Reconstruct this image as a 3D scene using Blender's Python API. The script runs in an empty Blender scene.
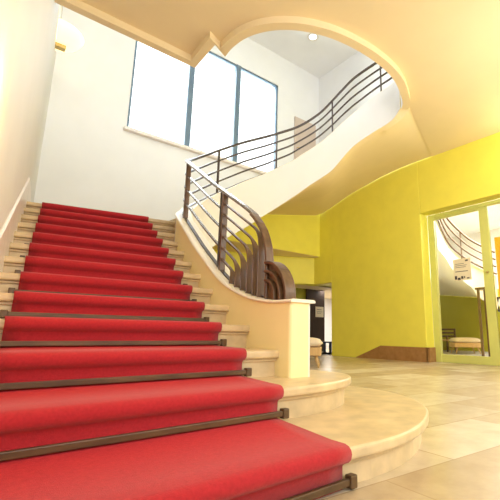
import bpy, bmesh, math, random
import numpy as np
from mathutils import Vector, Matrix
random.seed(3)
SC = bpy.context.scene
COL = SC.collection
RISE = .155

# ------------------------------------------------------------------ helpers
def link(o):
    COL.objects.link(o); return o

def obj(name, bm, mat, parent=None, smooth=False, bevel=0.0, seg=2):
    me = bpy.data.meshes.new(name)
    bmesh.ops.recalc_face_normals(bm, faces=bm.faces[:])
    bm.to_mesh(me); bm.free()
    mats = mat if isinstance(mat, (list, tuple)) else [mat]
    for m in mats: me.materials.append(m)
    if smooth:
        for p in me.polygons: p.use_smooth = True
    o = link(bpy.data.objects.new(name, me))
    if bevel:
        b = o.modifiers.new('bevel', 'BEVEL'); b.width = bevel; b.segments = seg
        b.limit_method = 'ANGLE'; b.angle_limit = math.radians(40)
    if parent is not None: put(o, parent)
    return o

def put(o, parent):
    o.parent = parent
    o.matrix_parent_inverse = Matrix.Translation(-Vector(parent.location)) if parent.type == 'EMPTY' else Matrix.Identity(4)

def thing(name, label, cat, loc=(0, 0, 0), group=None):
    o = link(bpy.data.objects.new(name, None)); o.location = loc
    o.empty_display_size = .1
    tag(o, label, cat, group); return o

def tag(o, label, cat, group=None):
    o['label'] = label; o['category'] = cat
    if group: o['group'] = group
    return o

def structure(o, label=None, cat=None):
    o['kind'] = 'structure'
    if label: o['label'] = label
    if cat: o['category'] = cat
    return o

def box(bm, x0, x1, y0, y1, z0, z1, mi=0):
    v = [bm.verts.new(p) for p in ((x0,y0,z0),(x1,y0,z0),(x1,y1,z0),(x0,y1,z0),(x0,y0,z1),(x1,y0,z1),(x1,y1,z1),(x0,y1,z1))]
    for f in ((0,3,2,1),(4,5,6,7),(0,1,5,4),(1,2,6,5),(2,3,7,6),(3,0,4,7)):
        bm.faces.new([v[i] for i in f]).material_index = mi

def obox(bm, c, ux, uy, uz):
    """box with centre c and half-vectors ux, uy, uz"""
    c, ux, uy, uz = (Vector(a) for a in (c, ux, uy, uz))
    v = [bm.verts.new(c + ux*a + uy*b + uz*d) for d in (-1, 1) for a, b in ((-1,-1),(1,-1),(1,1),(-1,1))]
    for f in ((0,3,2,1),(4,5,6,7),(0,1,5,4),(1,2,6,5),(2,3,7,6),(3,0,4,7)):
        bm.faces.new([v[i] for i in f])

def prism(bm, poly, z0, z1, mi=0):
    """vertical prism over a plan polygon; z0 and z1 numbers"""
    a = [bm.verts.new((p[0], p[1], z0)) for p in poly]
    b = [bm.verts.new((p[0], p[1], z1)) for p in poly]
    n = len(poly)
    fs = [bm.faces.new(a[::-1]), bm.faces.new(b)]
    for i in range(n):
        fs.append(bm.faces.new((a[i], a[(i+1) % n], b[(i+1) % n], b[i])))
    for f in fs: f.material_index = mi
    return a, b

def tube(bm, pts, r, n=10, cap=True):
    pts = [Vector(p) for p in pts]; rings = []
    rr = r if isinstance(r, (list, tuple)) else [r]*len(pts)
    up = Vector((0, 0, 1))
    for i, p in enumerate(pts):
        t = (pts[min(i+1, len(pts)-1)] - pts[max(i-1, 0)]).normalized()
        a = t.cross(up)
        if a.length < .05: a = t.cross(Vector((1, 0, 0)))
        a.normalize(); b = a.cross(t).normalized()
        rings.append([bm.verts.new(p + (a*math.cos(2*math.pi*k/n) + b*math.sin(2*math.pi*k/n))*rr[i]) for k in range(n)])
    for r0, r1 in zip(rings[:-1], rings[1:]):
        for k in range(n):
            bm.faces.new((r0[k], r0[(k+1) % n], r1[(k+1) % n], r1[k]))
    if cap:
        bm.faces.new(rings[0][::-1]); bm.faces.new(rings[-1])

def lathe(bm, prof, c, n=32, a0=0, a1=2*math.pi):
    full = abs(a1 - a0 - 2*math.pi) < 1e-6
    m = n if full else n + 1
    R = []
    for r, z in prof:
        R.append([bm.verts.new((c[0] + r*math.cos(a0 + (a1-a0)*k/n), c[1] + r*math.sin(a0 + (a1-a0)*k/n), c[2] + z)) for k in range(m)])
    for A, B in zip(R[:-1], R[1:]):
        for k in range(n if full else n):
            j = (k+1) % m
            try: bm.faces.new((A[k], A[j], B[j], B[k]))
            except ValueError: pass
    return R

# ------------------------------------------------------------------ materials
def newmat(name):
    m = bpy.data.materials.new(name); m.use_nodes = True
    nt = m.node_tree; b = nt.nodes['Principled BSDF']
    return m, nt, b

def mat(name, col, rough=.5, var=.06, scale=6., metal=0., bump=0., bscale=60., sheen=0., spec=None, detail=4):
    m, nt, b = newmat(name)
    N = nt.nodes; L = nt.links
    tc = N.new('ShaderNodeTexCoord'); no = N.new('ShaderNodeTexNoise')
    no.inputs['Scale'].default_value = scale; no.inputs['Detail'].default_value = detail
    L.new(tc.outputs['Object'], no.inputs['Vector'])
    cr = N.new('ShaderNodeValToRGB')
    cr.color_ramp.elements[0].position = .3; cr.color_ramp.elements[1].position = .7
    cr.color_ramp.elements[0].color = (*[max(0, c*(1-var)) for c in col], 1)
    cr.color_ramp.elements[1].color = (*[min(1, c*(1+var)) for c in col], 1)
    L.new(no.outputs['Fac'], cr.inputs['Fac']); L.new(cr.outputs['Color'], b.inputs['Base Color'])
    b.inputs['Roughness'].default_value = rough; b.inputs['Metallic'].default_value = metal
    if spec is not None: b.inputs['Specular IOR Level'].default_value = spec
    if sheen:
        b.inputs['Sheen Weight'].default_value = sheen; b.inputs['Sheen Roughness'].default_value = .55
        b.inputs['Sheen Tint'].default_value = (1, .75, .72, 1)
    if bump:
        n2 = N.new('ShaderNodeTexNoise'); n2.inputs['Scale'].default_value = bscale; n2.inputs['Detail'].default_value = 3
        L.new(tc.outputs['Object'], n2.inputs['Vector'])
        bp = N.new('ShaderNodeBump'); bp.inputs['Strength'].default_value = bump; bp.inputs['Distance'].default_value = .01
        L.new(n2.outputs['Fac'], bp.inputs['Height']); L.new(bp.outputs['Normal'], b.inputs['Normal'])
    return m

def wood(name, c0, c1, rough=.4, scale=(14, 14, 1.2)):
    m, nt, b = newmat(name); N = nt.nodes; L = nt.links
    tc = N.new('ShaderNodeTexCoord'); mp = N.new('ShaderNodeMapping'); mp.inputs['Scale'].default_value = scale
    no = N.new('ShaderNodeTexNoise'); no.inputs['Scale'].default_value = 3; no.inputs['Detail'].default_value = 6
    L.new(tc.outputs['Object'], mp.inputs['Vector']); L.new(mp.outputs['Vector'], no.inputs['Vector'])
    cr = N.new('ShaderNodeValToRGB'); cr.color_ramp.elements[0].position = .35; cr.color_ramp.elements[1].position = .68
    cr.color_ramp.elements[0].color = (*c0, 1); cr.color_ramp.elements[1].color = (*c1, 1)
    L.new(no.outputs['Fac'], cr.inputs['Fac']); L.new(cr.outputs['Color'], b.inputs['Base Color'])
    b.inputs['Roughness'].default_value = rough
    return m

def emit(name, col, s):
    m, nt, b = newmat(name)
    b.inputs['Base Color'].default_value = (*col, 1)
    b.inputs['Emission Color'].default_value = (*col, 1); b.inputs['Emission Strength'].default_value = s
    return m

def glass(name):
    m, nt, b = newmat(name); N = nt.nodes; L = nt.links
    N.remove(b); out = N['Material Output']
    tr = N.new('ShaderNodeBsdfTransparent'); tr.inputs['Color'].default_value = (.97, .98, .97, 1)
    gl = N.new('ShaderNodeBsdfGlossy'); gl.inputs['Roughness'].default_value = .02
    fr = N.new('ShaderNodeFresnel'); fr.inputs['IOR'].default_value = 1.3
    mx = N.new('ShaderNodeMixShader')
    L.new(fr.outputs['Fac'], mx.inputs['Fac']); L.new(tr.outputs[0], mx.inputs[1]); L.new(gl.outputs[0], mx.inputs[2])
    L.new(mx.outputs[0], out.inputs['Surface'])
    return m

def tiles(name):
    m, nt, b = newmat(name); N = nt.nodes; L = nt.links
    tc = N.new('ShaderNodeTexCoord'); mp = N.new('ShaderNodeMapping')
    mp.inputs['Location'].default_value = (-.36, -.23, 0); mp.inputs['Rotation'].default_value = (0, 0, math.radians(4))
    br = N.new('ShaderNodeTexBrick')
    br.offset = .5
    br.inputs['Scale'].default_value = 1; br.inputs['Brick Width'].default_value = .92; br.inputs['Row Height'].default_value = .46
    br.inputs['Mortar Size'].default_value = .004; br.inputs['Mortar Smooth'].default_value = .3; br.inputs['Bias'].default_value = 0
    br.inputs['Color1'].default_value = (.47, .36, .23, 1); br.inputs['Color2'].default_value = (.72, .64, .52, 1)
    br.inputs['Mortar'].default_value = (.40, .30, .19, 1)
    L.new(tc.outputs['Object'], mp.inputs['Vector']); L.new(mp.outputs['Vector'], br.inputs['Vector'])
    no = N.new('ShaderNodeTexNoise'); no.inputs['Scale'].default_value = 5; no.inputs['Detail'].default_value = 8; no.inputs['Roughness'].default_value = .65
    L.new(tc.outputs['Object'], no.inputs['Vector'])
    cr = N.new('ShaderNodeValToRGB'); cr.color_ramp.elements[0].position = .3; cr.color_ramp.elements[1].position = .72
    cr.color_ramp.elements[0].color = (.80, .76, .70, 1); cr.color_ramp.elements[1].color = (1.08, 1.06, 1.0, 1)
    L.new(no.outputs['Fac'], cr.inputs['Fac'])
    mx = N.new('ShaderNodeMix'); mx.data_type = 'RGBA'; mx.blend_type = 'MULTIPLY'; mx.inputs['Factor'].default_value = 1
    L.new(br.outputs['Color'], mx.inputs['A']); L.new(cr.outputs['Color'], mx.inputs['B'])
    L.new(mx.outputs['Result'], b.inputs['Base Color'])
    b.inputs['Roughness'].default_value = .26; b.inputs['Specular IOR Level'].default_value = .5
    return m

M = dict(
    white=mat('white_plaster', (.82, .82, .83), .7, .02, 2, bump=.03),
    leftwall=mat('cream_plaster', (.74, .735, .73), .7, .02, 2, bump=.03),
    parapet=mat('white_parapet_paint', (.73, .72, .71), .6, .02, 2, bump=.02),
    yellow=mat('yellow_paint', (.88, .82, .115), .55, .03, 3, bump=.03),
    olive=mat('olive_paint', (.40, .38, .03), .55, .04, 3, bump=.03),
    soffit=mat('ochre_ceiling_paint', (.84, .70, .46), .7, .02, 2, bump=.02),
    curb=mat('cream_yellow_paint', (.89, .78, .43), .5, .03, 3, bump=.03),
    cap=mat('ivory_cap_paint', (.86, .80, .68), .4, .02, 5),
    stone=mat('honey_limestone', (.62, .48, .29), .36, .16, 9, bump=.03, detail=8),
    marble=mat('pale_pink_marble', (.82, .76, .72), .3, .08, 8, detail=8),
    base=wood('brown_stone_skirting', (.34, .17, .06), (.43, .23, .09), .45, (3, 3, 3)),
    red=mat('red_carpet_pile', (.41, .022, .031), .95, .10, 90, bump=.25, bscale=350, sheen=.16, spec=.12),
    rod=wood('bronze_brown_rod', (.07, .036, .015), (.13, .072, .03), .4, (2, 10, 10)),
    railwood=wood('brown_rail_wood', (.085, .045, .025), (.16, .09, .048), .30, (10, 10, 1.5)),
    railmetal=mat('dark_bronze_metal', (.060, .042, .036), .35, .1, 12, metal=.35),
    railtop=mat('highlit_handrail', (.30, .26, .24), .25, .08, 10, metal=.6),  # highlight along the lower flight's rail is put into this pale colour
    winframe=mat('blue_grey_frame', (.13, .20, .28), .45, .05, 6),
    sill=mat('pale_sill_stone', (.82, .75, .71), .4, .06, 8),
    glass=glass('clear_glass'),
    green=mat('lime_green_frame', (.66, .68, .20), .4, .03, 6),
    beige=mat('beige_door_paint', (.60, .49, .42), .5, .03, 5),
    darkwood=wood('dark_brown_door', (.035, .018, .010), (.06, .03, .016), .7),
    paper=mat('cream_paper', (.84, .76, .58), .8, .02, 4),
    ink=mat('dark_print', (.07, .06, .06), .8, .1, 20),
    brass=mat('brass_metal', (.55, .40, .16), .3, .05, 8, metal=.9),
    cushion=mat('pale_beige_fabric', (.74, .62, .46), .9, .05, 40, bump=.15, bscale=200),
    tan=wood('tan_light_wood', (.52, .33, .13), (.66, .44, .20), .45),
    orange=mat('orange_wall_paint', (.86, .42, .03), .6, .03, 3),
    rug=mat('grey_carpet', (.42, .39, .35), .95, .10, 60, bump=.2, bscale=200),
    blue=mat('navy_lacquer', (.03, .05, .14), .35, .1, 8),
    black=mat('black_plastic', (.02, .02, .02), .35, .1, 8),
    tile=tiles('travertine_tiles'),
    lampglass=emit('lit_opal_glass', (1, .86, .50), 1.35),
    bulb=emit('lit_bulb', (1, .93, .78), 14),
    ceillamp=emit('lit_ceiling_diffuser', (1, .98, .95), 2),
)

# ------------------------------------------------------------------ layout data
WL, DWL = -.237, .124                      # plan line of the left wall: x = WL + DWL*y
DY, XR = 8.088, 7.651                      # window wall and right wall
def xl(y): return WL + DWL*y
YS = [1.030, 1.538, 1.979, 2.395, 2.775, 3.123, 3.437, 3.753, 4.073, 4.396, 4.723, 5.050, 5.378]
def tr(k): return math.radians(-5.574 - 6.684*(k-7)/6)
def yline(k, x): return YS[k-1] + math.tan(tr(k))*x
def carpet_edge(k, side):
    x0, dx = ((1.006, .142) if side else (-.146, .138))
    t = math.tan(tr(k)); b = YS[k-1]
    x = (x0 + dx*b)/(1 - dx*t); return Vector((x, b + t*x))

def catmull(P, n=8):
    P = [np.array(a, float) for a in P]; P = [2*P[0]-P[1]] + P + [2*P[-1]-P[-2]]; o = []
    for i in range(1, len(P)-2):
        a, b, c, d = P[i-1:i+3]
        for j in range(n):
            t = j/n
            o.append(.5*((2*b) + (-a+c)*t + (2*a-5*b+4*c-d)*t*t + (-a+3*b-3*c+d)*t**3))
    o.append(P[-2]); return np.array(o)

# centre line (plan) of the parapet: newel -> up beside the stairs -> round the well
CTR = catmull([(1.61,1.857),(1.62,2.092),(1.675,2.593),(1.71,3.094),(1.745,3.45),(1.79,3.75),(1.836,4.067),(1.872,4.25),(1.925,4.42),
               (2.02,4.6),(2.2,4.84),(2.45,5.07),(2.8,5.25),(3.25,5.32),(3.75,5.26),(4.25,5.08),(4.75,4.78),(5.13,4.42),(5.38,4.08),
               (5.49,3.82),(5.46,3.62),(5.36,3.48),(5.2,3.37)])
_seg = np.linalg.norm(np.diff(CTR, axis=0), axis=1); CS = np.concatenate([[0], np.cumsum(_seg)])
_T = np.gradient(CTR, axis=0); _T /= np.linalg.norm(_T, axis=1)[:, None]
SMAX = float(CS[-1]); SJ = 7.34             # SJ: where the flight meets the rim of the well
def path(s, off=0.):
    """point on the parapet path at arc length s, offset to the right (well side)"""
    x = np.interp(s, CS, CTR[:, 0]); y = np.interp(s, CS, CTR[:, 1])
    tx = np.interp(s, CS, _T[:, 0]); ty = np.interp(s, CS, _T[:, 1]); n = math.hypot(tx, ty)
    tx /= n; ty /= n
    if s < 0: x += tx*s; y += ty*s
    return Vector((x + ty*off, y - tx*off)), Vector((tx, ty)), Vector((ty, -tx))
def curve(P):
    c = catmull(P, 6); return lambda s: float(np.interp(s, c[:, 0], c[:, 1]))
ztop = curve([(-.05,.762),(.0,.762),(.165,.765),(.36,.787),(.57,.828),(.75,.880),(.92,.942),(1.08,1.022),(1.37,1.207),(1.8,1.479),(2.37,1.845),(2.75,2.035),
              (3.07,2.21),(3.42,2.41),(3.83,2.67),(4.09,2.838),(4.375,3.025),(4.745,3.24),(4.946,3.37),(5.203,3.53),(5.386,3.68),
              (5.681,3.90),(5.978,4.17),(6.221,4.41),(6.5,4.64),(6.892,4.91),(7.34,5.08)])
zlow = curve([(2.3,.0),(2.5,1.10),(2.9,1.32),(3.3,1.55),(3.66,1.76),(4.13,2.06),(4.456,2.275),(4.713,2.475),(4.878,2.593),(5.19,2.83),(5.373,2.972),
              (5.556,3.12),(5.927,3.39),(6.114,3.60),(6.302,3.82),(6.488,3.975),(6.769,4.14),(6.959,4.225),(7.131,4.305),(7.293,4.39),(7.34,4.41),(7.8,4.42)])
zrail = curve([(.585,1.424),(.665,1.483),(.78,1.557),(.897,1.628),(1.262,1.851),(1.917,2.257),(2.479,2.59),(2.8,2.745),(3.101,2.905),(3.451,3.12),(3.823,3.374),(4.345,3.72),
               (4.931,4.037),(5.38,4.28),(5.756,4.583),(6.002,4.865),(6.154,5.045),(6.421,5.325),(6.819,5.575),(7.34,5.80)])
HALF = .0825                               # half thickness of the parapet

def poly_hit(k, xs, ys):
    pass

def right_at(k):
    """where nose line k meets the parapet centre line"""
    best = None
    for i in range(len(CTR)-1):
        f0 = CTR[i][1] - yline(k, CTR[i][0]); f1 = CTR[i+1][1] - yline(k, CTR[i+1][0])
        if f0*f1 <= 0:
            t = f0/(f0-f1); p = CTR[i] + (CTR[i+1]-CTR[i])*t
            return Vector((float(p[0]), float(p[1])))
    return None

# ------------------------------------------------------------------ floor
bm = bmesh.new()
box(bm, -1.2, 7.95, -4, 12, -.12, 0)
structure(obj('floor', bm, M['tile']), 'polished honey travertine floor of large tiles', 'floor')
bm = bmesh.new(); box(bm, 7.95, 16, -1, 9, -.12, 0)
structure(obj('floor_beyond', bm, M['rug']))

# ------------------------------------------------------------------ walls
# left wall, slightly splayed
bm = bmesh.new()
prism(bm, [(xl(-4), -4), (xl(-4)-.25, -4), (xl(DY+.25)-.25, DY+.25), (xl(DY+.25), DY+.25)], 0, 8.43)
structure(obj('wall_left', bm, M['leftwall']), 'cream plaster wall on the left of the stairs', 'wall')

# window wall: white above, open to a passage below on the right
WX0, WX1, WZ0, WZ1 = 2.155, 6.06, 4.70, 7.46
PX0 = 4.15                                  # passage below z 2.71 runs from PX0 to the right wall
bm = bmesh.new()
y0, y1 = DY, DY + .2
box(bm, xl(DY)-.1, PX0, y0, y1, 0, WZ0)
box(bm, PX0, XR+.2, y0, y1, 2.715, WZ0)
box(bm, xl(DY)-.1, WX0, y0, y1, WZ0, WZ1)
box(bm, WX1, XR+.2, y0, y1, WZ0, WZ1)
box(bm, xl(DY)-.1, XR+.2, y0, y1, WZ1, 8.43)
structure(obj('wall_back', bm, M['white']), 'tall white wall that holds the big window', 'wall')

# yellow lower part of the window wall, under the curved flight
out_line = [(2.6,1.6,8.05,1.75),(3.3,2.0,8.05,1.95),(3.8,2.5,8.05,2.25),(4.4,3.35,8.05,2.72),(5.0,4.5,8.05,3.22),(5.5,5.7,8.05,3.565),(5.72,6.6,8.05,3.73),
            (5.95,7.63,8.05,3.93),(6.12,7.63,7.4,4.10),(6.3,7.63,6.87,4.25),(6.6,7.63,5.85,4.43),(6.85,7.63,5.3,4.48),(7.05,7.63,4.9,4.50),(7.34,7.63,4.4,4.50)]
bm = bmesh.new()
top = [(x, z+.04) for s, x, y, z in out_line if y > 8 and x >= 2.4]
pts = [(2.5, 0), (PX0, 0), (PX0, 2.715), (XR+.001, 2.715), (XR+.001, 3.98)] + top[::-1]
a = [bm.verts.new((x, DY-.03, z)) for x, z in pts]; b = [bm.verts.new((x, DY-.001, z)) for x, z in pts]
bm.faces.new(a); bm.faces.new(b[::-1])
for i in range(len(pts)):
    j = (i+1) % len(pts); bm.faces.new((a[i], a[j], b[j], b[i]))
structure(obj('wall_back_lower', bm, M['yellow']), 'yellow wall and beam under the curved flight', 'wall')

# recess behind the beam and the passage beyond
bm = bmesh.new()
box(bm, PX0-.2, XR, DY+.2, 9.9, 2.715, 2.95)              # recess ceiling
prism(bm, [(XR+.02, 8.28), (XR+.02, 8.6), (PX0-.2, 9.9), (PX0-.2, 9.4), (6.2, 9.0)], 1.95, 2.75); box(bm, XR+.01, XR+3, 8.40, 8.60, 1.95, 2.75)             # bulkhead over the passage
structure(obj('wall_recess', bm, M['yellow']))
bm = bmesh.new(); box(bm, PX0-.2, XR, DY-.0005, 9.9, 2.708, 2.7145)
structure(obj('ceiling_recess', bm, M['soffit']))
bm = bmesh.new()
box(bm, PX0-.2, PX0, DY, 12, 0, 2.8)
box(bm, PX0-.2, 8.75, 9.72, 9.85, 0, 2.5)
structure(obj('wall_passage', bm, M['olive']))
bm = bmesh.new(); box(bm, PX0-.2, 12, 8.6, 12, 2.0, 2.1)
structure(obj('ceiling_passage', bm, M['soffit']))
bm = bmesh.new(); box(bm, 7.7, 12, 11.8, 12, 0, 2.1); box(bm, 11.9, 12, 8.4, 12, 0, 2.1); box(bm, 7.95, 12, 7.35, 7.5, 0, 2.1)
structure(obj('wall_passage_end', bm, M['white']))
bm = bmesh.new(); box(bm, 7.95, 12, 7.5, 12, -.12, 0)
structure(obj('floor_passage', bm, M['tile']))
bm = bmesh.new(); box(bm, 7.95, 12, 7.35, 8.6, 1.95, 2.05)
structure(obj('ceiling_passage_side', bm, M['yellow']))

# right wall, with the glass door opening and the doorway at its far end
DOY0, DOY1, DOZ = 1.55, 4.775, 3.25
DWY, DWZ = 7.60, 1.935
bm = bmesh.new()
x0, x1 = XR, XR + .3
box(bm, x0, x1, -4, DOY0, 0, 8.43)
box(bm, x0, x1, DOY0, DOY1, DOZ, 8.43)
box(bm, x0, x1, DOY1, DWY, 0, 4.75)
box(bm, x0, x1, DWY, 8.6, DWZ, 4.75)
structure(obj('wall_right', bm, M['yellow'], bevel=.012), 'bright yellow wall on the right', 'wall')
bm = bmesh.new(); box(bm, x0, x1, DOY1, 8.3, 4.75, 8.43)
structure(obj('wall_right_upper', bm, M['white']), 'white upper wall right of the big window', 'wall')

# wall behind the viewpoint and upper storey shell
bm = bmesh.new(); box(bm, -1.2, 8, -4.2, -4, 0, 4.6)
structure(obj('wall_front', bm, M['leftwall']))
bm = bmesh.new(); box(bm, -.6, 8, -.2, 0, 4.75, 8.43)
structure(obj('wall_front_upper', bm, M['white']))
bm = bmesh.new(); box(bm, -.8, 8, -.2, 8.3, 8.43, 8.6)
structure(obj('ceiling_upper', bm, M['white']), 'white upper ceiling seen through the stair well', 'ceiling')

# skirting on the right wall, with its sloping end
bm = bmesh.new()
pr_ = [(4.70, 0), (4.70, .30), (5.98, .305), (6.74, .01), (6.74, 0)]
a = [bm.verts.new((XR-.022, y, z)) for y, z in pr_]; b = [bm.verts.new((XR, y, z)) for y, z in pr_]
bm.faces.new(a); bm.faces.new(b[::-1])
for i in range(5): bm.faces.new((a[i], a[(i+1) % 5], b[(i+1) % 5], b[i]))
box(bm, XR-.022, XR+.34, DOY1-.022, DOY1+.001, 0, .30)
structure(obj('baseboard_right', bm, M['base']), 'brown skirting with a sloping end below the yellow wall', 'baseboard')

# ------------------------------------------------------------------ ceilings
def offset_line(P, d):
    P = [Vector(p) for p in P]; out = []
    for i, p in enumerate(P):
        ns = []
        if i > 0: e = (P[i]-P[i-1]).normalized(); ns.append(Vector((e.y, -e.x)))
        if i < len(P)-1: e = (P[i+1]-P[i]).normalized(); ns.append(Vector((e.y, -e.x)))
        n = sum(ns, Vector((0, 0)))
        n = n/len(ns); n = n/max(n.length_squared, .25)
        out.append(p + n*d)
    return out
ring_curve = [tuple(p) for p in catmull([(2.40,4.48),(2.385,4.24),(2.43,3.96),(2.56,3.70),(2.77,3.48),(3.06,3.31),(3.41,3.20),(3.87,3.145),(4.33,3.16),(4.70,3.24),(5.01,3.37),(5.26,3.50),(5.385,3.62)], 5)]
E0 = [(.30, 4.99), (2.188, 4.988), (2.176, 4.363)] + ring_curve
E1 = [Vector((.30, 4.885)), Vector((2.072, 4.883)), Vector((2.055, 4.285)), Vector((2.262, 4.375))] + offset_line(ring_curve, .125)[1:]
E1[4] = (E1[3]+E1[5])/2
ZB, ZS = 4.40, 4.50
VB = [(p, ZB) for p in E1]
bm = bmesh.new()
# underside of the rim, its outer face, and the inner (well) face of the slab
va = [bm.verts.new((p[0], p[1], ZB)) for p in E0]; vb = [bm.verts.new((p[0], p[1], z)) for p, z in VB]
vc = [bm.verts.new((p[0], p[1], ZS)) for p in E1]
for i in range(len(E0)-1):
    bm.faces.new((va[i], va[i+1], vb[i+1], vb[i])); bm.faces.new((vb[i], vb[i+1], vc[i+1], vc[i]))
outer = [(XR+.05, 4.4), (XR+.05, -4.1), (-.9, -4.1), (xl(-4)-.1, -4), (xl(4.885)-.05, 4.885)]
vo = [bm.verts.new((x, y, ZS)) for x, y in outer]
bm.faces.new(vc[1:] + vo)
# soft joint between the rim and the flight soffit
obj_c = structure(obj('ceiling', bm, M['soffit']), 'warm ochre ceiling with a raised rim round the stair well', 'ceiling')
bm = bmesh.new()
zz = [ZB]*len(E0)
va = [bm.verts.new((p[0], p[1], ZB)) for p in E0]; vd = [bm.verts.new((p[0], p[1], 5.02)) for p in E0]
ve = [bm.verts.new((p[0], p[1], 5.02)) for p in E1]; vf = [bm.verts.new((p[0], p[1], 4.75)) for p in E1]
for i in range(len(E0)-1):
    bm.faces.new((va[i], va[i+1], vd[i+1], vd[i])); bm.faces.new((vd[i], vd[i+1], ve[i+1], ve[i])); bm.faces.new((ve[i], ve[i+1], vf[i+1], vf[i]))
vo = [bm.verts.new((x, y, 4.75)) for x, y in outer]
bm.faces.new(vf[1:] + vo)
structure(obj('floor_upper', bm, M['white']))

# ------------------------------------------------------------------ lower staircase
stairs = thing('staircase', 'broad honey limestone staircase climbing beside the cream left wall', 'staircase', (.7, 1.0, 0))
LIFT = .010                                 # stone lies this much under the carpet surface
NOSE = .020
curve1 = [tuple(p) for p in catmull([(1.335,1.062),(1.514,1.075),(1.739,1.133),(1.994,1.255),(2.2,1.404),(2.388,1.625),(2.507,1.879),(2.54,2.165),(2.47,2.5),(2.28,2.78),(2.0,2.95),(1.72,3.0)], 4)]
curve2 = [tuple(p) for p in catmull([(1.28,1.535),(1.40,1.485),(1.526,1.455),(1.66,1.495),(1.783,1.578),(1.93,1.72),(2.03,1.9),(2.05,2.1),(1.97,2.32),(1.72,2.5)], 4)]
curve2 = [tuple(p) for p in catmull([(1.20,1.560),(1.33,1.560),(1.526,1.572),(1.72,1.62),(1.90,1.72),(2.02,1.87),(2.05,2.06),(1.97,2.32),(1.72,2.5)], 4)]
def step_outline(k, d):
    """plan outline of step k with its front moved back by d"""
    t = tr(k); n = Vector((-math.sin(t), math.cos(t)))
    def fl(x): return yline(k, x) + d/math.cos(t)
    xL = (WL + DWL*(YS[k-1] + d))/(1 - DWL*math.tan(t)) - .02
    pts = [(xL, fl(xL))]
    kb = min(k+1, 13)
    back = lambda x: yline(kb, x) + .12 if k < 13 else DY - .02
    if k == 1: pts += [(1.16, fl(1.16))] + [tuple(p) for p in (curve1 if d <= NOSE+1e-6 else offset_line(curve1, -(d-NOSE)))]
    elif k == 2: pts += [(1.12, fl(1.12))] + [tuple(p) for p in (curve2 if d <= NOSE+1e-6 else offset_line(curve2, -(d-NOSE)))]
    else:
        r_ = right_at(k) if k < 13 else Vector((2.05, 4.64))
        pts += [(r_.x, fl(r_.x))]
    if k < 3:
        pts += [(1.66, back(1.66))]
    elif k < 13:
        r2 = right_at(kb) if kb < 13 else Vector((2.10, 4.72))
        pts += [(r2.x, back(r2.x))]
    else:
        pts += [(2.25, 4.86), (2.6, 5.1), (2.6, back(0))]
    yb = back(0.2); xb = (WL + DWL*(yb)) - .02
    pts += [(xb, back(xb))]
    return pts
for k in range(1, 14):
    z1 = k*RISE - LIFT; z0 = (k-1)*RISE - LIFT
    bm = bmesh.new()
    prism(bm, step_outline(k, .065), max(0, z0 - .02), z1 - .046)
    st = obj('step', bm, M['stone'], stairs)
    bm = bmesh.new()
    prism(bm, step_outline(k, NOSE), z1 - .048, z1)
    obj('tread_slab', bm, M['stone'], st, bevel=.014, seg=3)
    bm = bmesh.new()                        # small cove moulding under the nosing
    prism(bm, step_outline(k, .048), z1 - .066, z1 - .047)
    obj('nosing_moulding', bm, M['stone'], st, bevel=.006)

# sloping white marble skirting on the left wall
bm = bmesh.new()
def wallpt(y, z, o): return (xl(y)+o, y, z)
sk = []
for k in range(1, 14):
    y = (YS[k-1] + math.tan(tr(k))*WL)/(1 - DWL*math.tan(tr(k))); sk.append((y, k*RISE))
rows_ = [(sk[0][0]-.30, .0, sk[0][0]-.25, .30)] + [(y+.08, z-.22, y-.02, z+.26) for y, z in sk[:-1]] + [(5.35, 1.95, 5.25, 2.27), (5.9, 1.95, 5.9, 2.34), (DY, 1.95, DY, 2.34)]
prev = None
for yb_, zb_, yt_, zt_ in rows_:
    row = [bm.verts.new(p) for p in (wallpt(yb_, zb_, -.01), wallpt(yb_, zb_, .016), wallpt(yt_, zt_-.016, .016), wallpt(yt_, zt_, .004), wallpt(yt_, zt_, -.01))]
    if prev:
        for q in range(5): bm.faces.new((prev[q], row[q], row[(q+1) % 5], prev[(q+1) % 5]))
    else: bm.faces.new(row)
    prev = row
bm.faces.new(prev[::-1])
structure(obj('baseboard_left', bm, M['marble']), 'pale marble skirting that follows the stair pitch', 'baseboard')
bm = bmesh.new(); box(bm, xl(DY), 3.0, DY-.045, DY-.025, 1.9, 2.25)
structure(obj('baseboard_back', bm, M['marble']), 'pale stone skirting at the landing', 'baseboard')

# ------------------------------------------------------------------ red runner
bm = bmesh.new()
rows = []
NU = 14
def crow(k, d, z, drift=0):
    L, R_ = carpet_edge(k, 0), carpet_edge(k, 1)
    t = tr(k); n = Vector((-math.sin(t), math.cos(t)))
    r = []
    for i in range(NU+1):
        u = i/NU; p = L.lerp(R_, u) + n*d
        r.append(bm.verts.new((p.x, p.y, z)))
    rows.append(r)
for k in range(1, 14):
    z = k*RISE
    crow(k, .048, (k-1)*RISE + (.002 if k == 1 else .004)); crow(k, .047, z - .072)
    crow(k, .036, z - .060); crow(k, .014, z - .052); crow(k, .003, z - .040); crow(k, 0, z - .026); crow(k, .003, z - .014)
    crow(k, .012, z - .005); crow(k, .028, z)
    if k < 13: crow(k, .10, z + .001)
    else:
        crow(k, .5, z + .001); crow(k, 1.2, z + .001)
for A, B in zip(rows[:-1], rows[1:]):
    for i in range(NU): bm.faces.new((A[i], A[i+1], B[i+1], B[i]))
ca = obj('carpet_runner', bm, M['red'], smooth=True)
so = ca.modifiers.new('thick', 'SOLIDIFY'); so.thickness = .010; so.offset = 0
tag(ca, 'bright red carpet runner laid up the middle of the stone stairs', 'carpet')

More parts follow.
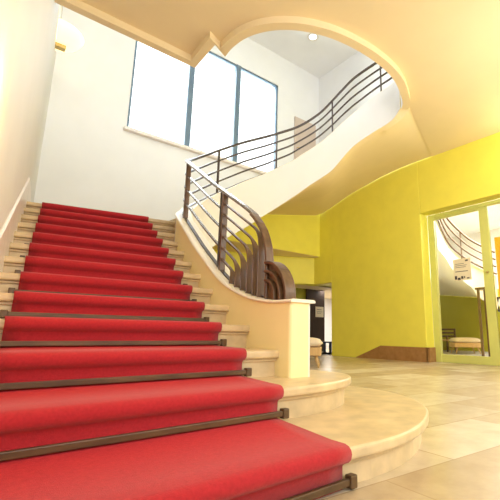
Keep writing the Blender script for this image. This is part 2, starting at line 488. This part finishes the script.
# ------------------------------------------------------------------ stair rods
ordin = ['first', 'second', 'third', 'fourth', 'fifth', 'sixth', 'seventh', 'eighth', 'ninth', 'tenth', 'eleventh', 'twelfth', 'thirteenth']
for k in range(1, 14):
    L, R_ = carpet_edge(k, 0), carpet_edge(k, 1)
    t = tr(k); n = Vector((-math.sin(t), math.cos(t))); e = Vector((math.cos(t), math.sin(t)))
    L = L + n*.030; R_ = R_ + n*.030
    z = (k-1)*RISE + .027
    lab = ('brown stair rod holding the red carpet at the foot of the %s riser' % ordin[k-1]) + ('' if k == 1 else ' from below')
    root = thing('stair_rod', lab, 'stair rod', ((L.x+R_.x)/2, (L.y+R_.y)/2, z - .022), 'stair rods across the red runner')
    c = (L + R_)/2; hl = (R_-L).length/2 + .025
    bm = bmesh.new(); obox(bm, (c.x, c.y, z), (e.x*hl, e.y*hl, 0), (n.x*.009, n.y*.009, 0), (0, 0, .013))
    obj('bar', bm, M['rod'], root, bevel=.004)
    for sgn in (-1, 1):
        q = c + e*sgn*(hl+.008)
        bm = bmesh.new(); obox(bm, (q.x, q.y, z), (e.x*.018, e.y*.018, 0), (n.x*.017, n.y*.017, 0), (0, 0, .023))
        obj('bracket', bm, M['rod'], root, bevel=.005)

# ------------------------------------------------------------------ parapet that runs up both flights
par = thing('stair_parapet', 'smooth cream parapet curving from the newel block up round the stair well', 'parapet', (1.61, 1.9, 0))
ss = list(np.concatenate([[.0, .005, .014, .026], np.linspace(.04, .9, 16), np.linspace(.97, SJ+.025, 110)]))
bm = bmesh.new(); prev = None
for s in ss:
    hw = HALF - .026*(1 - math.sqrt(max(0, 1-(1-min(s, .026)/.026)**2)))
    a, tdir, ndir = path(s, -hw); b = path(s, hw)[0]
    zt = ztop(s) - .018; zl = zlow(s) if s > 2.3 else 0.0
    # rounded newel end
    row = [bm.verts.new((a.x, a.y, zl)), bm.verts.new((a.x, a.y, zt)), bm.verts.new((b.x, b.y, zt)), bm.verts.new((b.x, b.y, zl))]
    if prev:
        for i in range(4):
            f = bm.faces.new((prev[i], row[i], row[(i+1) % 4], prev[(i+1) % 4]))
            f.material_index = 1 if (s > 2.5 or (i == 2)) else 0
    else: bm.faces.new(row)
    prev = row
bm.faces.new(prev[::-1])
obj('parapet_wall', bm, [M['curb'], M['parapet']], par)
bm = bmesh.new(); prev = None
for s in [-.018] + ss:
    zt = ztop(max(s, 0)); ov = .016 if s < 2.55 else .016*max(0, 1-(s-2.55)/.4)
    prof = [(-HALF-ov+.004, -.020), (-HALF-ov, -.012), (-HALF-ov+.006, -.003), (-HALF-ov+.02, 0), (HALF+ov-.02, 0), (HALF+ov-.006, -.003), (HALF+ov, -.012), (HALF+ov-.004, -.020)]
    row = []
    for o_, dz in prof:
        p = path(s, o_)[0]; row.append(bm.verts.new((p.x, p.y, zt+dz)))
    if prev:
        for i in range(8): bm.faces.new((prev[i], row[i], row[(i+1) % 8], prev[(i+1) % 8]))
    else: bm.faces.new(row)
    prev = row
bm.faces.new(prev[::-1])
obj('parapet_cap', bm, M['cap'], par, smooth=False)['label'] = 'ivory moulded cap'

# ------------------------------------------------------------------ railing
rail = thing('stair_railing', 'bronze and brown wood railing with horizontal bars curving up both flights', 'railing', (1.63, 2.1, .8))
def sweep(bm, pts, w, t, off=0., ws=None):
    """flat band along (s, z) points on the path: w across the rail, t thick in its plane"""
    pts = [np.array(p, float) for p in pts]; prev = None; n = len(pts)
    for i, p in enumerate(pts):
        d = pts[min(i+1, n-1)] - pts[max(i-1, 0)]; d /= np.linalg.norm(d)
        nn = np.array([-d[1], d[0]])
        row = []
        if ws: w = ws(i/(n-1))
        for o_, q in ((-w/2, -t/2), (w/2, -t/2), (w/2, t/2), (-w/2, t/2)):
            c = p + nn*q
            P, _, _ = path(c[0], off + o_)
            row.append(bm.verts.new((P.x, P.y, c[1])))
        if prev:
            for j in range(4): bm.faces.new((prev[j], row[j], row[(j+1) % 4], prev[(j+1) % 4]))
        else: bm.faces.new(row)
        prev = row
    bm.faces.new(prev[::-1])
def bend(line, sv, zc, zbase, r, n=12):
    """line points (s decreasing) that turn down into a vertical at s = sv"""
    (s1, z1) = line
    P0 = np.array((sv + r, zc + (z1-zc)*(r)/(s1-sv))); P1 = np.array((sv, zc)); P2 = np.array((sv, zc - r))
    out = [(sv, zbase)]
    for i in range(n+1):
        t = i/n; q = (1-t)**2*P2 + 2*t*(1-t)*P1 + t*t*P0; out.append(tuple(q))
    return out
S_MID, S_POST = 1.185, 2.385
# handrail: vertical foot at s = .363, then up and all the way round
bm = bmesh.new()
hr = [(.363, ztop(.363)), (.361, .95), (.363, 1.06), (.38, 1.15), (.413, 1.225), (.455, 1.295), (.511, 1.358), (.585, 1.424), (.640, 1.465)]
sweep(bm, hr, .062, .024, -.012)
obj('handrail_foot', bm, M['railwood'], rail, bevel=.006)
bm = bmesh.new()
sweep(bm, [(s, zrail(s)) for s in np.linspace(.62, S_POST+.1, 44)], .06, .024)
hl = obj('handrail', bm, M['railtop'], rail, bevel=.008)
bm = bmesh.new()
sweep(bm, [(s, zrail(s)) for s in np.linspace(S_POST+.1, SJ-.01, 130)], .048, .034)
obj('handrail', bm, M['railmetal'], rail, bevel=.007)
# long bars: three run the whole way; three more only below the middle post
verts_s = [.464, .545, .640, .737, .836, .928]
slope0 = (1.851-1.628)/(1.262-.897)
for i in range(6):
    fr = (i+1)/7
    zmid = zrail(S_MID) + (ztop(S_MID)+.01 - zrail(S_MID))*fr
    sv = verts_s[i]
    zc = zmid - slope0*(S_MID - sv)*1.0
    zc = max(zc, ztop(sv) + .07)
    pts = bend((S_MID, zmid), sv, zc, ztop(sv), min(.15, (zc-ztop(sv))*.8, S_MID-sv-.02)) + [(S_MID, zmid)]
    bm = bmesh.new(); sweep(bm, pts, .05, .013, -.012, lambda f: .080 if f < .12 else .080 - .052*min(1, (f-.12)/.62))
    obj('curved_slat', bm, M['railwood'], rail, bevel=.004)
for i in range(3):
    fr = (i+1)/4
    f = lambda s: zrail(s) + (ztop(s)+.012 - zrail(s))*fr
    bm = bmesh.new(); sweep(bm, [(s, f(s)) for s in np.linspace(S_MID, S_POST, 24)], .03, .016)
    obj('bar', bm, M['railtop'], rail, bevel=.004)
    bm = bmesh.new(); sweep(bm, [(s, f(s)) for s in np.linspace(S_POST, SJ-.01, 130)], .030, .025)
    obj('bar', bm, M['railmetal'], rail, bevel=.004)
# metal strip on the cap
bm = bmesh.new(); sweep(bm, [(s, ztop(s)+.006) for s in np.linspace(.36, SJ-.01, 170)], .032, .014)
obj('base_strip', bm, M['railmetal'], rail)
# posts
def post(s, w, d, zb, zt, m):
    p, tdir, ndir = path(s); bm = bmesh.new()
    obox(bm, (p.x, p.y, (zb+zt)/2), (tdir.x*d/2, tdir.y*d/2, 0), (ndir.x*w/2, ndir.y*w/2, 0), (0, 0, (zt-zb)/2))
    return obj('post', bm, m, rail, bevel=.004)
post(S_MID, .05, .035, ztop(S_MID), zrail(S_MID)-.01, M['railwood'])
post(S_MID+.055, .04, .02, ztop(S_MID+.055), zrail(S_MID+.055)-.01, M['railmetal'])
post(S_POST, .055, .035, ztop(S_POST), zrail(S_POST)-.01, M['railwood'])
for s in (3.83, 4.947, 5.987, 6.897): post(s, .028, .028, ztop(s)-.02, zrail(s), M['railmetal'])
# nested scroll arches standing on the newel block
SC0, ZC0 = .362, .788
for r_ in (.250, .188, .128):
    pts = [(SC0, ZC0 + r_)] + [(SC0 - r_*1.06*math.sin(a), ZC0 + r_*math.cos(a)) for a in np.linspace(.08, math.pi/2, 16)]
    pts += [(SC0 - r_*1.06, ztop(.08)-.002)]
    bm = bmesh.new(); sweep(bm, pts, .085, .02, -.016)
    obj('scroll_arch', bm, M['railwood'], rail, bevel=.004)
pts = [(SC0, ZC0-.012)] + [(SC0 - (.247*1.06)*math.sin(a), ZC0 + .247*math.cos(a)) for a in np.linspace(0, math.pi/2, 18)] + [(SC0-.255, ztop(.08)-.004)]
bm = bmesh.new()
a = []; b = []
for s, z in pts:
    p = path(s, -.022)[0]; a.append(bm.verts.new((p.x, p.y, z))); p = path(s, .012)[0]; b.append(bm.verts.new((p.x, p.y, z)))
bm.faces.new(a); bm.faces.new(b[::-1])
for i in range(len(a)):
    j = (i+1) % len(a); bm.faces.new((a[i], a[j], b[j], b[i]))
obj('scroll_panel', bm, M['railwood'], rail)

# ------------------------------------------------------------------ upper curving flight
up = thing('upper_staircase', 'curving upper stair flight with an ochre underside above the yellow wall', 'staircase', (4.5, 6.5, 2.1))
bm = bmesh.new()
oc = np.array(out_line)
sg = np.linspace(2.6, SJ+.03, 70)
g = []
for s in sg:
    i_ = path(s, HALF-.003)[0]; k_ = path(s, -HALF)[0]; l_ = path(s, -HALF-.01)[0]; zi = zlow(s) - .003
    o_ = [float(np.interp(s, oc[:, 0], oc[:, c])) for c in (1, 2, 3)]
    lip = .10*min(1, max(0, (s-6.75)/(SJ-6.75)))**1.6
    row = [bm.verts.new((i_.x, i_.y, zi)), bm.verts.new((k_.x, k_.y, zi))]
    zi += lip
    for j in range(11):
        v = j/10
        row.append(bm.verts.new((l_.x + (o_[0]-l_.x)*v, l_.y + (o_[1]-l_.y)*v, zi + (o_[2]-zi)*(v*(1.35-.35*v)))))
    g.append(row)
for A, B in zip(g[:-1], g[1:]):
    for j in range(12): bm.faces.new((A[j], A[j+1], B[j+1], B[j]))
# joint to the ceiling rim
e1 = bm.verts.new((E1[-1].x, E1[-1].y, ZS)); eo = bm.verts.new((XR+.05, 4.4, ZS))
bm.faces.new(g[-1][2:] + [eo, e1])
so_ = obj('soffit', bm, M['soffit'], up, smooth=True)
so_.data.set_sharp_from_angle(angle=math.radians(38))
NT = 17
st_s = np.linspace(2.95, 7.05, NT+1)
for i in range(NT):
    s0, s1 = st_s[i], st_s[i+1] + .03
    pa, pb = path(s0, -HALF+.02)[0], path(s1, -HALF+.02)[0]
    oa = [float(np.interp(s0, oc[:, 0], oc[:, c])) for c in (1, 2)]; ob = [float(np.interp(s1, oc[:, 0], oc[:, c])) for c in (1, 2)]
    z = ztop(s0) - .16
    da = Vector((oa[0]-pa.x, oa[1]-pa.y)); db = Vector((ob[0]-pb.x, ob[1]-pb.y))
    qa = pa + da*min(1, 1.2/da.length); qb = pb + db*min(1, 1.2/db.length)
    poly = [tuple(pa), tuple(qa), tuple(qb), tuple(pb)]
    bm = bmesh.new(); prism(bm, poly, z-.05, z)
    obj('tread', bm, M['stone'], up)

# ------------------------------------------------------------------ window
win = link(bpy.data.objects.new('window_1', None)); win.location = (WX0, DY, WZ0)
structure(win, 'wide three-light window with blue-grey frame high above the landing', 'window')
def wbox(name, m, *a, bevel=0, parent=win):
    bm = bmesh.new(); box(bm, *a); return obj(name, bm, m, parent, bevel=bevel)
fw = .035
wbox('window_frame', M['winframe'], WX0, WX0+.045, DY+.02, DY+.10, WZ0, WZ1)
wbox('window_frame', M['winframe'], WX1-.045, WX1, DY+.02, DY+.10, WZ0, WZ1)
wbox('window_frame', M['winframe'], WX0, WX1, DY+.02, DY+.10, WZ1-.05, WZ1)
wbox('window_frame', M['winframe'], WX0, WX1, DY+.02, DY+.10, WZ0, WZ0+.04)
mull = [3.485, 4.76]
for x in mull: wbox('mullion', M['winframe'], x-.065, x+.065, DY-.005, DY+.11, WZ0, WZ1)
xs = [WX0+.04] + mull + [WX1-.04]
for a, b in zip(xs[:-1], xs[1:]): wbox('window_pane', M['glass'], a, b, DY+.06, DY+.066, WZ0+.03, WZ1-.04)
wbox('window_sill', M['sill'], WX0-.06, WX1+.06, DY-.10, DY+.05, WZ0-.07, WZ0, bevel=.01)

# beige door on the upper landing
bd = link(bpy.data.objects.new('door_2', None)); bd.location = (7.05, DY, 4.7)
structure(bd, 'plain beige door on the upper landing, half hidden by the white parapet', 'door')
bm = bmesh.new(); box(bm, 6.66, 7.47, DY-.05, DY-.005, 4.7, 6.72); obj('door_leaf', bm, M['beige'], bd, bevel=.006)
bm = bmesh.new(); tube(bm, [(6.74, DY-.06, 5.75), (6.74, DY-.11, 5.75), (6.84, DY-.11, 5.75)], .012); obj('door_handle', bm, M['brass'], bd)

# ------------------------------------------------------------------ glass door
gd = link(bpy.data.objects.new('door_1', None)); gd.location = (8.0, 3.4, 0)
structure(gd, 'tall glazed double door in lime green frame in the yellow wall', 'door')
def gbox(name, m, *a, bevel=.006, parent=gd):
    bm = bmesh.new(); box(bm, *a); return obj(name, bm, m, parent, bevel=bevel)
GX0, GX1 = 7.95, 8.03
FT = 3.17
gbox('door_frame', M['green'], GX0, GX1, 4.625, DOY1, 0, DOZ)
gbox('door_frame', M['green'], GX0, GX1, DOY0, 4.625, FT, DOZ)
MY0, MY1 = 3.42, 3.60
lf = gbox('door_leaf', M['green'], GX0+.01, GX1-.01, MY0, MY1, .0, FT)
gbox('bottom_rail', M['green'], GX0+.01, GX1-.01, MY1, 4.625, 0, .16, parent=gd)
gbox('glass_panel', M['glass'], 7.985, 7.993, MY1-.01, 4.635, .15, FT+.01, bevel=0, parent=gd)
gbox('top_rail', M['green'], GX0+.01, GX1-.01, MY1, 4.625, FT-.05, FT, parent=gd)
gbox('door_leaf', M['green'], GX0+.01, GX1-.01, DOY0, DOY0+.1, 0, FT)
gbox('bottom_rail', M['green'], GX0+.01, GX1-.01, DOY0+.1, MY0, 0, .16, parent=gd)
gbox('glass_panel', M['glass'], 7.985, 7.993, DOY0+.09, MY0+.01, .15, FT+.01, bevel=0, parent=gd)
bm = bmesh.new(); tube(bm, [(GX0-.005, 3.50, 1.80), (GX0-.05, 3.50, 1.80)], .02, 12); obj('door_lock', bm, M['brass'], gd, smooth=True)
bm = bmesh.new(); tube(bm, [(GX0, 3.32, 1.02), (GX0-.09, 3.32, 1.02), (GX0-.09, 3.32, 1.28), (GX0, 3.32, 1.28)], .022, 10); obj('door_handle', bm, M['black'], gd)

# ------------------------------------------------------------------ notices
def notice(name, label, org, uy, w, h, nx, marks):
    """sheet in a vertical plane: org corner, uy unit vector along the sheet"""
    o = Vector(org); u = Vector(uy); n = Vector(nx)
    root = thing(name, label, 'notice', o)
    bm = bmesh.new(); c = o + u*w/2 + Vector((0, 0, h/2)); obox(bm, c, u*w/2, n*.004, (0, 0, h/2)); obj('sheet', bm, M['paper'], root)
    for (a, b, ww, hh) in marks:
        bm = bmesh.new(); c = o + u*(a+ww/2)*w + Vector((0, 0, (b+hh/2)*h)) + n*.006; obox(bm, c, u*ww*w/2, n*.002, (0, 0, hh*h/2)); obj('print', bm, M['ink'], root)
    return root

# ------------------------------------------------------------------ room beyond the glass
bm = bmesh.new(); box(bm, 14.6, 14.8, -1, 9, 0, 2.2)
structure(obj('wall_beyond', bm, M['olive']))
bm = bmesh.new(); box(bm, 7.95, 14.8, -1, 9, 4.4, 4.5)
structure(obj('ceiling_beyond', bm, M['white']))
bm = bmesh.new(); box(bm, 7.95, 12.05, 7.2, 7.34, 0, 4.4); box(bm, 12, 14.8, 8.9, 9, 0, 4.4); box(bm, 14.6, 14.8, -1, 9, 2.2, 4.4); box(bm, 12.0, 12.1, 7.3, 9, 0, 4.4); box(bm, 7.95, 14.8, -1.1, -.9, 0, 4.4)
structure(obj('wall_beyond_side', bm, M['leftwall']))
bm = bmesh.new(); box(bm, 9.4, 9.55, .5, 3.93, 0, 2.83)
structure(obj('wall_beyond_orange', bm, M['orange']))

# curved stair seen through the glass
PL = catmull([(9.65,5.589),(9.7,5.53),(10.08,5.419),(10.35,5.214),(10.52,4.933),(10.6,4.619),(10.62,4.42)], 6)
_l = np.concatenate([[0], np.cumsum(np.linalg.norm(np.diff(PL, axis=0), axis=1))])
def bp(u): return float(np.interp(u, _l, PL[:, 0])), float(np.interp(u, _l, PL[:, 1]))
b4 = curve([(.05,3.85),(.167,3.50),(.418,3.05),(.80,2.69),(1.065,2.49),(1.398,2.274),(1.65,2.12)])
b1 = curve([(.05,4.40),(.25,4.02),(.408,3.79),(.767,3.406),(1.035,3.135),(1.442,2.841),(1.65,2.70)])
lowb = curve([(.05,2.86),(.078,2.82),(.31,2.62),(.496,2.357),(.65,2.168),(.829,1.979),(1.017,1.811),(1.171,1.566),(1.65,1.2)])
cs = thing('curved_parapet', 'white curved stair parapet sweeping down behind the glass door', 'parapet', (10.3, 5.2, 1.2))
us = np.linspace(.05, 1.62, 40)
bm = bmesh.new(); prev = None
for u in us:
    x, y = bp(u); zt = b4(u) - .05
    row = [bm.verts.new(p) for p in ((x, y, lowb(u)), (x, y, zt), (x+.10, y+.07, zt), (x+.10, y+.07, lowb(u)))]
    if prev:
        for i in range(4): bm.faces.new((prev[i], row[i], row[(i+1) % 4], prev[(i+1) % 4]))
    else: bm.faces.new(row)
    prev = row
bm.faces.new(prev[::-1]); obj('parapet_wall', bm, M['white'], cs)
bm = bmesh.new(); prev = None
for i, u in enumerate(us):
    x, y = bp(u); t = i/(len(us)-1)
    xo, yo, zo = 14.58, 8.7 - 2.6*t, 2.16 - .30*t
    row = [bm.verts.new((x+(xo-x)*q/8, y+(yo-y)*q/8, lowb(u)+(zo-lowb(u))*q/8)) for q in range(9)]
    if prev:
        for q in range(8): bm.faces.new((prev[q], row[q], row[q+1], prev[q+1]))
    prev = row
obj('soffit', bm, M['cap'], cs, smooth=True)
br = thing('curved_railing', 'dark four-bar railing descending to the right, seen through the glass door', 'railing', (10.3, 5.2, 2.4))
for i in range(4):
    f = lambda u: b1(u) + (b4(u) - b1(u))*i/3
    bm = bmesh.new(); tube(bm, [(bp(u)[0]-.03, bp(u)[1]-.03, f(u)) for u in us], .024 if i else .030, 8); obj('bar' if i else 'handrail', bm, M['railwood'], br, smooth=True)
x, y = bp(.79); bm = bmesh.new(); obox(bm, (x-.03, y-.03, (b1(.79)+b4(.79))/2-.02), (.012, 0, 0), (0, .012, 0), (0, 0, (b1(.79)-b4(.79))/2+.06)); obj('post', bm, M['railwood'], br)

# notice on the glass
notice('notice', 'cream printed notice stuck on the glass of the door', (7.972, 4.235, 1.69), (0, -1, 0), .385, .46, (-1, 0, 0),
       [(.70, .86, .16, .07), (.12, .76, .5, .018), (.12, .68, .66, .018), (.12, .60, .60, .018), (.10, .40, .72, .03), (.06, .06, .12, .16), (.22, .03, .16, .10), (.42, .07, .12, .12), (.58, .10, .06, .08), (.74, .06, .14, .05)])

# ottomans
def ottoman(name, label, loc, rz, group=None):
    root = thing(name, label, 'ottoman', loc)
    ca_, sa_ = math.cos(rz), math.sin(rz)
    def P(x, y, z): return (loc[0]+x*ca_-y*sa_, loc[1]+x*sa_+y*ca_, loc[2]+z)
    # pillow-like cushion
    bm = bmesh.new(); NX, NY = 16, 12; top = []; bot = []
    for i in range(NX+1):
        ta = []; ba_ = []
        for j in range(NY+1):
            u = i/NX*2-1; v = j/NY*2-1
            e = (1-abs(u)**4)*(1-abs(v)**4); e = max(e, 0)**.5
            sx = .44*(u); sy = .33*v; k_ = 1 - .06*(abs(u)*abs(v))**2
            ta.append(bm.verts.new(P(sx*k_, sy*k_, .40 + .10*e))); ba_.append(bm.verts.new(P(sx*k_, sy*k_, .40 - .065*e**.5)) if 0 < i < NX and 0 < j < NY else ta[-1])
        top.append(ta); bot.append(ba_)
    for i in range(NX):
        for j in range(NY):
            bm.faces.new((top[i][j], top[i+1][j], top[i+1][j+1], top[i][j+1]))
            try: bm.faces.new((bot[i][j], bot[i][j+1], bot[i+1][j+1], bot[i+1][j]))
            except ValueError: pass
    obj('cushion', bm, M['cushion'], root, smooth=True)
    bm = bmesh.new()
    obox(bm, P(0, 0, .265), (.41*ca_, .41*sa_, 0), (-.30*sa_, .30*ca_, 0), (0, 0, .07))
    obj('frame', bm, M['tan'], root, bevel=.012)
    for sx in (-1, 1):
        for sy in (-1, 1):
            bm = bmesh.new(); tube(bm, [P(sx*.31, sy*.22, .20), P(sx*.37, sy*.27, .0)], [.024, .015], 10); obj('leg', bm, M['tan'], root, smooth=True)
    return root
n_ = math.atan2(-.5, .6)
ottoman('ottoman', 'beige cushioned ottoman on the hall floor, half hidden behind the newel block', (4.66, 5.46, 0), -.78)
ottoman('ottoman', 'beige cushioned ottoman seen through the glass door in front of the olive wall', (12.45, 6.40, 0), -.78)

# rattan-like low chair beyond the glass
lc = thing('low_chair', 'low brown slatted wooden chair left of the ottoman behind the glass door', 'chair', (13.3, 7.55, 0))
bm = bmesh.new(); box(bm, 13.0, 13.6, 7.3, 7.9, .36, .42); obj('seat', bm, M['tan'], lc, bevel=.02)
for z in (.5, .62, .74):
    bm = bmesh.new(); box(bm, 13.54, 13.6, 7.3, 7.9, z, z+.06); obj('back_slat', bm, M['railwood'], lc, bevel=.01)
for a in (13.03, 13.57):
    for b_ in (7.33, 7.87):
        bm = bmesh.new(); box(bm, a-.025, a+.025, b_-.025, b_+.025, 0, .78 if a > 13.3 else .55); obj('leg', bm, M['railwood'], lc)
# wooden stand
ws = thing('wooden_stand', 'tall brown wooden frame stand to the right behind the glass door', 'stand', (9.9, 4.52, 0))
for (x, y0_, y1_) in ((9.9, 4.62, 4.675), (9.9, 4.44, 4.485), (10.1, 4.56, 4.60)):
    bm = bmesh.new(); box(bm, x-.026, x+.026, y0_, y1_, 0, 1.71); obj('upright', bm, M['railwood'], ws, bevel=.004)
bm = bmesh.new(); box(bm, 9.86, 10.13, 4.38, 4.71, 1.69, 1.745); obj('top_bar', bm, M['railwood'], ws, bevel=.004)
bm = bmesh.new(); box(bm, 9.86, 10.13, 4.40, 4.70, 0, .055); obj('foot_bar', bm, M['railwood'], ws, bevel=.004)

# passage: dark door with a notice, little navy table
dd = link(bpy.data.objects.new('door_3', None)); dd.location = (8.56, 9.65, 0)
structure(dd, 'dark brown wooden door standing in the passage beyond the yellow wall', 'door')
bm = bmesh.new(); box(bm, 8.56, 9.36, 9.62, 9.68, 0, 1.99); obj('door_leaf', bm, M['darkwood'], dd, bevel=.006)
notice('notice', 'small pale notice on the dark door in the far passage', (8.93, 9.605, 1.10), (1, 0, 0), .36, .34, (0, -1, 0),
       [(.15, .70, .6, .04), (.15, .5, .7, .03), (.15, .36, .5, .03)])
tb = thing('side_table', 'small navy table in the far passage behind the ottoman', 'table', (9.12, 9.0, 0))
bm = bmesh.new(); box(bm, 8.80, 9.50, 8.85, 9.2, .29, .33); obj('tabletop', bm, M['blue'], tb, bevel=.004)
for x in (8.90, 9.45):
    for y in (8.9, 9.15):
        bm = bmesh.new(); box(bm, x-.03, x+.03, y-.03, y+.03, 0, .29); obj('leg', bm, M['blue'], tb)

# ------------------------------------------------------------------ lamps
sy_, sz_ = 7.0, 5.36
sx_ = xl(sy_)
sc = thing('wall_sconce', 'glowing half-round opal glass sconce high on the left wall', 'lamp', (sx_, sy_, sz_))
bm = bmesh.new()
dirw = math.atan2(1, DWL)
prof = [(.02, -.15), (.14, -.14), (.27, -.10), (.36, -.03), (.40, .05), (.385, .05), (.345, -.02), (.26, -.085), (.13, -.12), (.02, -.13)]
lathe(bm, prof, (sx_+.005, sy_, sz_), 32, dirw - math.pi, dirw)
obj('glass_bowl', bm, M['lampglass'], sc, smooth=True)
bm = bmesh.new(); bmesh.ops.create_uvsphere(bm, u_segments=16, v_segments=10, radius=.07)
bmesh.ops.translate(bm, verts=bm.verts, vec=(sx_+.13, sy_, sz_+.04)); obj('bulb', bm, M['bulb'], sc, smooth=True)
bm = bmesh.new(); box(bm, sx_-.01, sx_+.15, sy_-.05, sy_+.05, sz_-.21, sz_-.135); obj('bracket', bm, M['brass'], sc, bevel=.01)
cl = thing('ceiling_lamp', 'small round white lamp on the upper ceiling above the stair well', 'lamp', (6.28, 6.88, 8.43))
bm = bmesh.new(); lathe(bm, [(.0, -.06), (.06, -.055), (.10, -.04), (.11, -.03)], (6.28, 6.88, 8.43), 32); obj('diffuser', bm, M['ceillamp'], cl, smooth=True)
bm = bmesh.new(); lathe(bm, [(.13, -.03), (.15, -.03), (.15, 0), (.0, 0)], (6.28, 6.88, 8.43), 32); obj('base_ring', bm, M['cap'], cl)

# ------------------------------------------------------------------ light
w = bpy.data.worlds.new('sky'); SC.world = w; w.use_nodes = True
bg = w.node_tree.nodes['Background']; bg.inputs['Color'].default_value = (.93, .97, 1, 1); bg.inputs['Strength'].default_value = 2.6
def area(name, loc, rot, sx, sy, power, col, spread=None):
    l = bpy.data.lights.new(name, 'AREA'); l.shape = 'RECTANGLE'; l.size = sx; l.size_y = sy; l.energy = power; l.color = col
    if spread: l.spread = spread
    o = link(bpy.data.objects.new(name, l)); o.location = loc; o.rotation_euler = rot; return o
def point(name, loc, power, col, r=.1):
    l = bpy.data.lights.new(name, 'POINT'); l.energy = power; l.color = col; l.shadow_soft_size = r
    o = link(bpy.data.objects.new(name, l)); o.location = loc; return o
R90 = math.pi/2
# daylight through the big window (points to -Y, a little down)
area('window_daylight', ((WX0+WX1)/2, DY+.45, 6.1), (-R90+.15, 0, 0), 3.9, 2.7, 480, (.80, .90, 1))
# unseen fill added to brighten the landing wall and upper ceiling
area('upper_fill', (4.0, .3, 6.4), (R90+.3, 0, 0), 5, 2.6, 200, (1, .96, .94))
# unseen fills added behind the viewpoint; the walls there have no glazing
area('rear_fill', (3.8, -3.6, 3.2), (R90-.35, 0, 0), 6.5, 2.4, 190, (.86, .93, 1))
area('side_fill', (xl(-1.9)+.06, -1.9, 2.3), (0, -R90, 0), 2.4, 3.0, 290, (.92, .96, 1))
# inferred wall lamp beside the stairs; the hall fills are added, out of view
point('wall_lamp_light', (xl(1.9)+.12, 1.9, 1.55), 11, (1, .52, .09), .1)
point('hall_fill', (4.3, -.6, 2.3), 22, (1, .94, .84), .3)  # added fill behind the viewpoint, aimed at brightening the ceiling
point('right_wall_fill', (5.2, 1.35, 3.0), 62, (1, .96, .88), .25)  # fill added for the yellow wall; no fixture hangs here
point('hall_fill', (6.4, .9, 1.9), 55, (1, .95, .86), .3)  # unseen fill added to lift the soffit of the upper flight
point('hall_uplight', (7.25, 1.9, 3.95), 40, (1, .92, .72), .15)
point('sconce_light', (sx_+.2, sy_, sz_+.12), 6, (1, .80, .48), .08)
area('passage_light', (9.9, 10.2, 1.97), (0, 0, 0), 1.5, 1.5, 120, (1, .98, .95))
area('recess_light', (6.2, 8.7, 1.9), (0, 0, 0), .8, .4, 6, (1, .9, .7))
area('room_light', (11.0, 3.6, 4.3), (0, 0, 0), 3, 3, 800, (1, .97, .90))

# ------------------------------------------------------------------ camera
cam = bpy.data.cameras.new('camera'); co = link(bpy.data.objects.new('camera', cam)); SC.camera = co
Rr = Vector((0.759466230362506, -0.650459814859026, 0.010633634963001218))
Rd = Vector((0.13851186329795043, 0.14571008306898917, -0.9795830926561352))
Rf = Vector((0.6356300092543576, 0.745433163298756, 0.20075828847077637))
m = Matrix((( Rr.x, -Rd.x, -Rf.x, 0), (Rr.y, -Rd.y, -Rf.y, 0), (Rr.z, -Rd.z, -Rf.z, .554), (0, 0, 0, 1)))
co.matrix_world = m
cam.sensor_width = 36; cam.sensor_fit = 'HORIZONTAL'
cam.lens = 396.58/500*36
cam.shift_x = (250-298.94)/500; cam.shift_y = (252.6-250)/500
cam.clip_start = .02; cam.clip_end = 200

vs = SC.view_settings
vs.view_transform = 'Standard'; vs.look = 'None'; vs.exposure = -0.2; vs.gamma = 1; vs.use_curve_mapping = False
SC.cycles.max_bounces = 10; SC.cycles.diffuse_bounces = 6; SC.cycles.transparent_max_bounces = 12
SC.cycles.sample_clamp_indirect = 6; SC.cycles.caustics_reflective = False; SC.cycles.caustics_refractive = False
